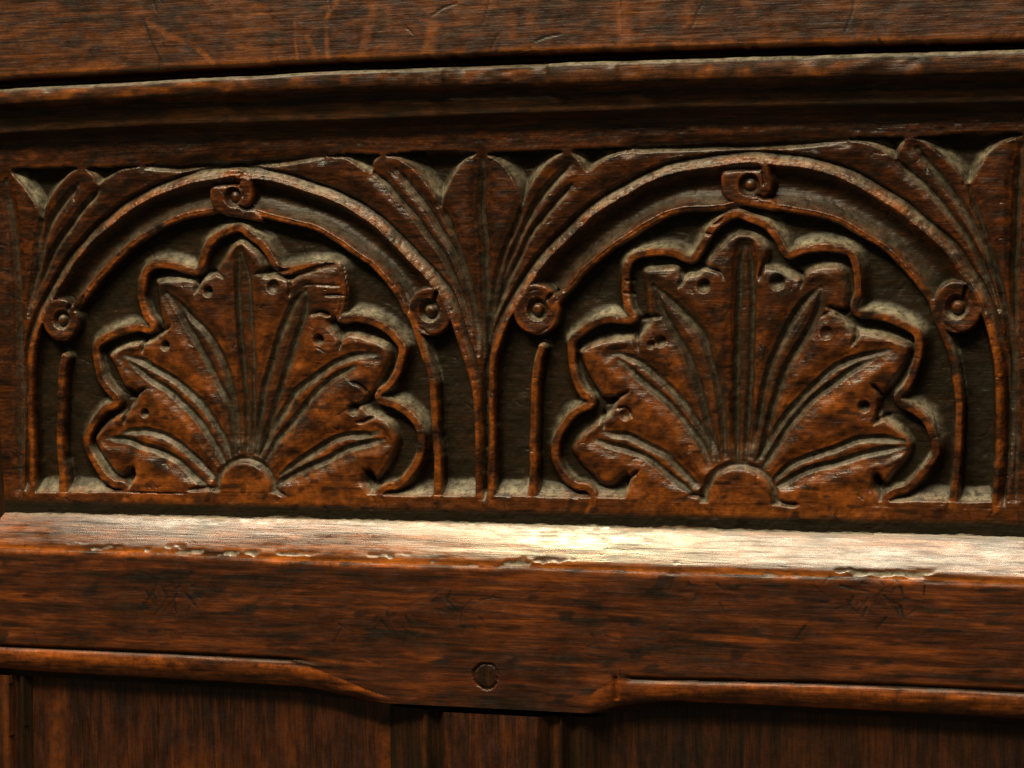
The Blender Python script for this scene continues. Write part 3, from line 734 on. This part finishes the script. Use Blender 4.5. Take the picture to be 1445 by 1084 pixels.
h -= 2.2 * np.exp(-((t - 1) / .07) ** 2)            # worn arris
# chips along the arris
chip = ss((vnoise(rU, rV, 55, 8, 63) + .45 * vnoise(rU, rV, 11, 4, 69) - .50) / .16) * np.exp(-((t - .93) / .10) ** 2)
h -= (2.6 + 1.2 * vnoise(rU, rV, 9, 3, 70)) * chip
# moulding: quirk, ovolo, small fillet
x = (rV - gv2) / np.maximum(un - gv2, 6)
mq = np.maximum(1 - ss((rU - sq0) / (sq1 - sq0)), ss((rU - s3) / 14))
quirk = 5.5 * np.exp(-((rV - gv) / 2.6) ** 2)
ov = np.where(x > 0, 3.0 * mq * np.clip(1 - x / .3, 0, 1) ** 2 + 17 * np.clip(x / .80, 0, 1) ** 2.4, 0)
ov = np.where(x > .80, 24 + 2 * (x - .8), ov)
ov -= 1.2 * np.exp(-((x - .95) / .06) ** 2)
h -= mq * quirk + mold * np.where(x > 0, ov, 0)
nt_ = P([(868, 972)], HR)[0]; h -= 5 * np.exp(-((rU - nt_[0]) / 3) ** 2) * ((rV > gv - 2) & (rV < nt_[1] + 16))
# plain section between the stops has a soft lower edge
h -= (1 - mold) * 3 * ss((rV - un + 7) / 7)
drop = ss((rV - un) / 3)
h = h * (1 - drop) + (-40) * drop
onf = np.clip((t - .9) / .1, 0, 1); h = .5 * h + .5 * blur(h, 1)
h -= mold * (x > 0) * (x < .9) * .8 * np.clip(vnoise(rU, rV, 30, 5, 74), 0, 1)
h += .6 * vnoise(rU, rV, 140, 40, 64) * (.4 + .6 * onf) + onf * (.12 * vnoise(rU, rV, 50, 4, 65) + .20 * vnoise(rU, rV, 14, 7, 66)) + (1 - onf) * .10 * vnoise(rU, rV, 90, 7, 68)
sc = scratches(r, 22, 5, cr.min(), gv.max(), (6, 34), (.7, 1.6))
rg = np.random.default_rng(77)
for (cx, cy, sx, sy, n_, dp_) in ((235, 838, 55, 24, 34, 1.5), (1215, 838, 60, 28, 40, 1.8), (650, 850, 60, 22, 16, 1.2), (980, 835, 40, 18, 12, 1.2), (560, 880, 50, 18, 12, 1.2), (900, 905, 90, 16, 14, 1.0)):
    q_ = P([(cx, cy)], HR)[0]
    for _ in range(n_):
        a = q_ + rg.normal(0, 1, 2) * (sx * .6, sy * .6); th = rg.choice([rg.normal(2.1, .25), rg.normal(.9, .3), rg.normal(0, .2)])
        L_ = rg.uniform(5, 26); e = a + L_ * np.array([math.cos(th), math.sin(th)]); s = r.box([a, e], 6)
        if r.U[s].size == 0: continue
        ev = e - a; xx = np.clip(((r.U[s] - a[0]) * ev[0] + (r.V[s] - a[1]) * ev[1]) / ev.dot(ev), 0, 1)
        dd = np.hypot(r.U[s] - a[0] - xx * ev[0], r.V[s] - a[1] - xx * ev[1]); wd = rg.uniform(1.2, 3.2)
        sc[s] = np.maximum(sc[s], dp_ * rg.uniform(.3, 1) * np.clip(1.2 - dd / wd, 0, 1) * (1 - .6 * xx))
sc = sc * (t > 1.02)
r.H = h - sc * .55
wr = np.zeros(h.shape); gm = np.zeros(h.shape)
wr = np.clip(np.exp(-((rV - ar - 3) / 5) ** 2) * np.clip(.55 + .7 * vnoise(rU, rV, 50, 1e6, 72), 0, 1) + ss(mold * 2) * ((x > .02) & (x < .75)) * (.5 + .5 * vnoise(rU, rV, 50, 6, 67)) + .35 * np.exp(-((rV - gv + 3) / 3) ** 2) * mold, 0, 1)
mk = np.clip(sc * .9 + .75 * ss((vnoise(rU, rV, 34, 9, 71) - .5) / .3) * (t > 1), 0, 1)
gm = np.clip(np.exp(-((rV - gv) / 3.5) ** 2) * mq + (t < .02) * .9 + .8 * chip, 0, 1)
gm = np.maximum(gm, mold * .8 * ss((x - .76) / .06))
# sink the wear of the board's dark stains
cellm = np.ones((h.shape[0] - 1, h.shape[1] - 1), bool)
mc = (mold * (rV > gv - 1))[:-1, :-1] > .5
midU = P([(700, 990)], HR)[0, 0]
# oak peg with hole
pq = P([(685.5, 954)], HR)[0]; pr = 18 * kscale([(685, 954)]) * .985
pa_ = np.arctan2(rV - pq[1], rU - pq[0]); pd = np.hypot(rU - pq[0], rV - pq[1]) * (1 + .035 * np.sin(3 * pa_ + 1) + .02 * np.sin(7 * pa_))
r.H = np.where(pd < pr + 1.5, np.where(pd > pr - 1.8, r.H - 3.5, r.H), r.H)
pegm = (pd < pr)[:-1, :-1]
gm = np.where(pd < pr + 1.0, np.maximum(gm, .4), gm)
r.H = np.where(pd < pr - 2, r.H - 1.0 - .25 * (rU - pq[0]) / pr * 4 - 1.6 * np.exp(-((rU - pq[0]) / 2.2) ** 2), r.H)
rds = np.clip(np.exp(-((t - .02) / .07) ** 2) * np.clip(.6 + .8 * vnoise(rU, rV, 9, 3, 73), 0, 1) + .8 * chip, 0, 1)
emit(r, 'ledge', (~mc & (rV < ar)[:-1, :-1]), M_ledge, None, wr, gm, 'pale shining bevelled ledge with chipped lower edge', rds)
emit(r, 'rail', (~mc & ~(rV < ar)[:-1, :-1] & ~pegm), M_rail, None, wr, gm, None, None, mk)
emit(r, 'moulding', mc & (rU < midU)[:-1, :-1], M_rail, None, wr, gm, 'run moulding that sweeps down to a curved stop')
emit(r, 'moulding', mc & (rU >= midU)[:-1, :-1], M_rail, None, wr, gm, 'run moulding with a blunt notched start')
emit(r, 'peg', pegm, M_vert, None, wr, gm, 'round oak peg with a split down the middle')

# ================================================================== TOP BOARD AND CROWN MOULDING
HT = 34.0; HM = 52.0
tb = line([(-60, 115), (0, 112), (233, 100), (482, 87), (722, 77.5), (964, 69.5), (1200, 64), (1445, 58), (1500, 57)], HT)
m0 = line([(-60, 125), (0, 122), (233, 110), (482, 96), (722, 87), (964, 79), (1200, 72), (1445, 65.5), (1500, 65)], HM)     # lit top of bead
m1 = line([(-60, 158), (0, 156), (233, 144), (482, 133), (722, 130), (964, 124), (1200, 119), (1445, 114), (1500, 113)], HM - 6)  # under the bead
m2 = line([(-60, 190), (0, 188), (233, 176), (482, 169), (722, 160), (964, 152), (1200, 148), (1445, 144), (1500, 143)], 26)
q0 = P([(-60, 20), (1500, 20)], HT)
tg = Grid(q0[0, 0] - 10, q0[1, 0] + 10, P([(0, -30)], HT)[0, 1] - 30, P([(0, 205)], 0)[0, 1] + 4, 1.8)
tU, tV = tg.U, tg.V
wob = 1.0 * vnoise(tU, tV, 60, 1e6, 80) + .6 * vnoise(tU, tV, 12, 1e6, 81)
T, A, Bq, Cq = tb(tU) + wob * .5, m0(tU) + wob * .7, m1(tU), m2(tU)
h = np.full(tU.shape, HT)
h -= 3 * ss((tV - T + 6) / 6)
gap = (tV > T)
h = np.where(gap, -14, h)
x1 = (tV - A) / (Bq - A)
bead = HM - 12 + 12 * np.sqrt(np.clip(1 - (2 * np.clip(x1, 0, 1) - .78) ** 2 / 1.5, 0, 1)) 
bead = bead - 11 * ss((x1 - .72) / .28)
inb = (tV > A) & (x1 < 1)
lead = ss((tV - A) / 3.5)
h = np.where(inb, -14 + (bead + 14) * lead, h)
x2 = (tV - Bq) / (Cq - Bq)
inc = (x2 >= 0) & (x2 < 1)
cy = HM - 20 + 1.0 * np.exp(-((x2 - .12) / .10) ** 2) - 10 * np.sin(np.pi * np.clip((x2 - .15) / .6, 0, 1)) + 2 * ss((x2 - .70) / .1)
cy = HM - 22 - 2 * ss(x2 / .2) - 4 * ss((x2 - .35) / .45) + .8 * np.exp(-((x2 - .30) / .06) ** 2)
h = np.where(inc, cy, h)
x3 = (tV - Cq)
h = np.where(x3 >= 0, (HM - 28) * (1 - np.clip(x3 / 24, 0, 1)) ** 2.2 - 1.5 * (x3 > 24), h)
dam = ss((vnoise(tU, tV, 45, 30, 82) - .2) / .6) * .5
for a_, b_, s_ in ((620, 775, 1.0), (865, 905, .6), (555, 600, .5)):
    ua, ub = P([(a_, 100), (b_, 100)], HM)[:, 0]; dam = np.maximum(dam, s_ * ss((tU - ua) / 10) * ss((ub - tU) / 6))
h = h - np.where(inb, (5 + 1.5 * vnoise(tU, tV, 14, 7, 92)) * dam, 0)
h = .4 * h + .6 * blur(h, 1)
h += .6 * vnoise(tU, tV, 150, 40, 83) + .12 * vnoise(tU, tV, 50, 4, 84) + .22 * vnoise(tU, tV, 12, 8, 85)
sc = scratches(tg, 26, 15, tg.v[0], T.max(), (10, 60), (.6, 1.8), 1.2)
h -= np.where(tV < T, sc, 0)
tg.H = h
flame = np.clip(ss((vnoise(tU, tV, 17, 70, 86) - .28) / .4) * .8 * np.exp(-((tU - P([(740, 60)])[0, 0]) / 360) ** 2), 0, 1) * (tV < T)
edge = np.exp(-((tV - T + 5) / 6) ** 2) * np.clip(.75 + .5 * vnoise(tU, tV, 45, 1e6, 87), 0, 1) * (tV < T)
st_ = np.zeros(h.shape); dk_ = np.zeros(h.shape)
for ln, wd, am_ in (([(208, 28), (240, 52), (270, 62), (292, 80), (303, 95)], 5, .7), ([(250, 26), (275, 42)], 5, .5), ([(416, 28), (417, 60), (421, 88)], 2.5, .8), ([(433, 52), (441, 70), (443, 86)], 5, .7),
        ([(476, 0), (463, 22), (460, 45), (464, 84)], 4, .9), ([(526, 8), (520, 40), (512, 76)], 9, .6), ([(609, 0), (611, 40), (603, 76)], 11, .7), ([(752, 0), (751, 40), (748, 66)], 12, .5), ([(722, 20), (724, 50)], 8, .5),
        ([(878, 0), (880, 30), (884, 66)], 13, .8), ([(958, 40), (975, 10), (985, 0)], 9, .6), ([(1052, 0), (1060, 18)], 8, .5), ([(1212, 50), (1220, 28)], 4, .5), ([(1095, 40), (1100, 20)], 8, .3)):
    d_, t_ = tg.dist(P(smooth(ln, 4), HT), 30)
    st_ = np.maximum(st_, .72 * am_ * ss(1.3 - d_ / wd) * np.clip(.8 + .5 * vnoise(tU, tV, 12, 14, 95), 0, 1))
for ln, wd in (([(204, 32), (215, 60), (230, 90)], 2.2), ([(700, 72), (704, 62)], 3), ([(1240, 55), (1246, 66)], 3)):
    d_, t_ = tg.dist(P(ln, HT), 10); dk_ = np.maximum(dk_, .9 * ss(1.3 - d_ / wd))
wr = np.clip(st_ * (tV < T) + flame * .25 + edge * 1.0 + inb * np.clip(vnoise(tU, tV, 26, 12, 88) - .15, 0, 1) * (x1 > .25) * (x1 < .8) * 1.3, 0, 1)
gm = np.where(inb, .75 * (1 - ss((x1 - .12) / .15)) + .35 * (vnoise(tU, tV, 20, 10, 89) > .1), 0)
gm = np.clip(gm + np.where(inc | (x3 > 0), .5, 0) * (x3 < 12), 0, 1)
mk = np.clip(sc * .7 + dk_ + .6 * ss((vnoise(tU, tV, 40, 12, 97) - .45) / .3), 0, 1) * (tV < T)
bead_highlight = np.where(inb, .7 * (1 - ss((x1 - .10) / .16)) * (1 - .6 * dam), 0)  # lit top edge of the bead, painted into the colour
tm = (tV < T + .5)[:-1, :-1]
emit(tg, 'top_board', tm, M_top, None, wr, gm, None, None, mk)
# the crown moulding stops on the carved board
vend = P([(0, 192), (482, 176), (964, 160), (1445, 150)])
ve = np.interp(tU, vend[:, 0], vend[:, 1]) + 26
cm = ~tm & (tV < ve)[:-1, :-1]
emit(tg, 'crown_moulding', cm, M_top, None, wr, gm, None, bead_highlight)

# ================================================================== FRAME BELOW THE RAIL
def surf(name, u0, u1, v0, v1, st, fn, mat, wearf=None, grimef=None, label=None, parent=None):
    s = Grid(u0, u1 + st * .5, v0, v1, st); s.H = fn(s.U, s.V)
    s.H = s.H + .5 * vnoise(s.U, s.V, 26, 120, 90) + .3 * vnoise(s.U, s.V, 3.4, 40, 91)
    W = wearf(s.U, s.V) if wearf else None; Gm = grimef(s.U, s.V) if grimef else None
    return emit(s, name, np.ones((s.H.shape[0] - 1, s.H.shape[1] - 1), bool), mat, parent, W, Gm, label)
vb0 = P([(0, 940)], 0)[0, 1] ; vb1 = P([(0, 1130)], 30)[0, 1] + 50
HS = HR - 3
def ux(x, h=HS, y=1045): return P([(x, y)], h)[0, 0]
pan = lambda U, V: -3 + 0 * U
surf('panel', ux(20, -14), ux(600, -14), vb0, vb1, 2.4, pan, M_vert, lambda U, V: np.clip(.15 + .5 * vnoise(U, V, 30, 160, 93), 0, 1))
surf('panel', ux(800, -14), ux(1500, -14), vb0, vb1, 2.4, pan, M_vert, lambda U, V: np.clip(.0 + .3 * vnoise(U, V, 30, 160, 94), 0, 1), lambda U, V: .3 + 0 * U, 'darker plain oak panel')
# muntin with moulded edges
mx = [ux(x) for x in (538, 548, 560, 590, 600, 612, 628, 758, 772, 790, 800, 815, 832, 852)]
mh = [-4, 4, 9, 14, 20, 10, HS, HS, 14, 21, 11, 18, 10, -4]
def munt(U, V):
    h = np.interp(U, mx, mh)
    h = h + 3 * np.exp(-((U - ux(596)) / 3) ** 2) + 3 * np.exp(-((U - ux(790)) / 3) ** 2) + 2 * np.exp(-((U - ux(822)) / 3) ** 2) - 3 * np.exp(-((U - ux(570)) / 2.5) ** 2)
    return h
surf('muntin', mx[0] - 1, mx[-1] + 1, vb0 + 30, vb1, 1.6, munt, M_vert,
     lambda U, V: np.clip(.8 * np.exp(-((U - ux(594)) / 4) ** 2) + .7 * np.exp(-((U - ux(780)) / 4) ** 2) + .3 * np.exp(-((U - ux(825)) / 4) ** 2), 0, 1),
     lambda U, V: np.clip(((U < ux(625)) | (U > ux(760))) * .55, 0, 1))
# left stile below the rail with its scratch moulding
def stl(U, V):
    x = (U - ux(0)) ; lean = (V - P([(0, 960)], HS)[0, 1]) * -.02
    e = ux(28) - ux(0)
    y = (x - lean) / e
    return np.where(y < .35, 18, np.where(y < 1.0, 8 + 4 * np.sin(y * 9), 0)) - 14 * ss((y - 1.1) / .25)
surf('stile', ux(-70), ux(48), vb0 + 10, vb1, 1.6, stl, M_vert, lambda U, V: .4 * np.exp(-((U - ux(3)) / 6) ** 2), lambda U, V: np.clip(.7 * (U > ux(14)), 0, 1))
# upper left stile: chamfered edge beside the carved board
vc0, vc1 = P([(0, 430)])[0, 1], P([(0, 730)])[0, 1] + 8
def stu(U, V):
    f = (V - vc0) / (vc1 - vc0)
    edge = P([(8, 700)])[0, 0] - 16 * (1 - np.clip(f, 0, 1))
    return np.clip((edge - U) * 1.1, -3, 40)
surf('stile', P([(-70, 600)])[0, 0], P([(12, 600)])[0, 0], vc0 - 60, vc1, 1.6, stu, M_vert, None, lambda U, V: .5 + 0 * U, 'narrow bevelled edge of the left stile beside the carving')

# carcase behind everything so that the front is solid from every side
def slab(name, x0, x1, y0, y1, z0, z1, mat):
    me = bpy.data.meshes.new(name)
    v = [(x, y, z - BASE.z) for x in (x0, x1) for y in (y0, y1) for z in (z0, z1)]
    f = [(0, 1, 3, 2), (4, 6, 7, 5), (0, 4, 5, 1), (2, 3, 7, 6), (0, 2, 6, 4), (1, 5, 7, 3)]
    me.from_pydata(v, [], f); me.update(); me.materials.append(mat)
    for nm in ('wear', 'grime'): me.attributes.new(nm, 'FLOAT', 'POINT')
    o = bpy.data.objects.new(name, me); scene.collection.objects.link(o); o.parent = thing
    return o
slab('back_board', g.u[0] * S, g.u[-1] * S, 45 * S, 60 * S, -vb1 * S, -tg.v[0] * S, M_vert)
slab('corner_post', (g.u[0] - 260) * S, (g.u[0] - 1) * S, -36 * S, 60 * S, -vb1 * S, -tg.v[0] * S, M_vert)
slab('corner_post', (g.u[-1] + 1) * S, (g.u[-1] + 260) * S, -36 * S, 60 * S, -vb1 * S, -tg.v[0] * S, M_vert)
scene.cycles.use_denoising = True
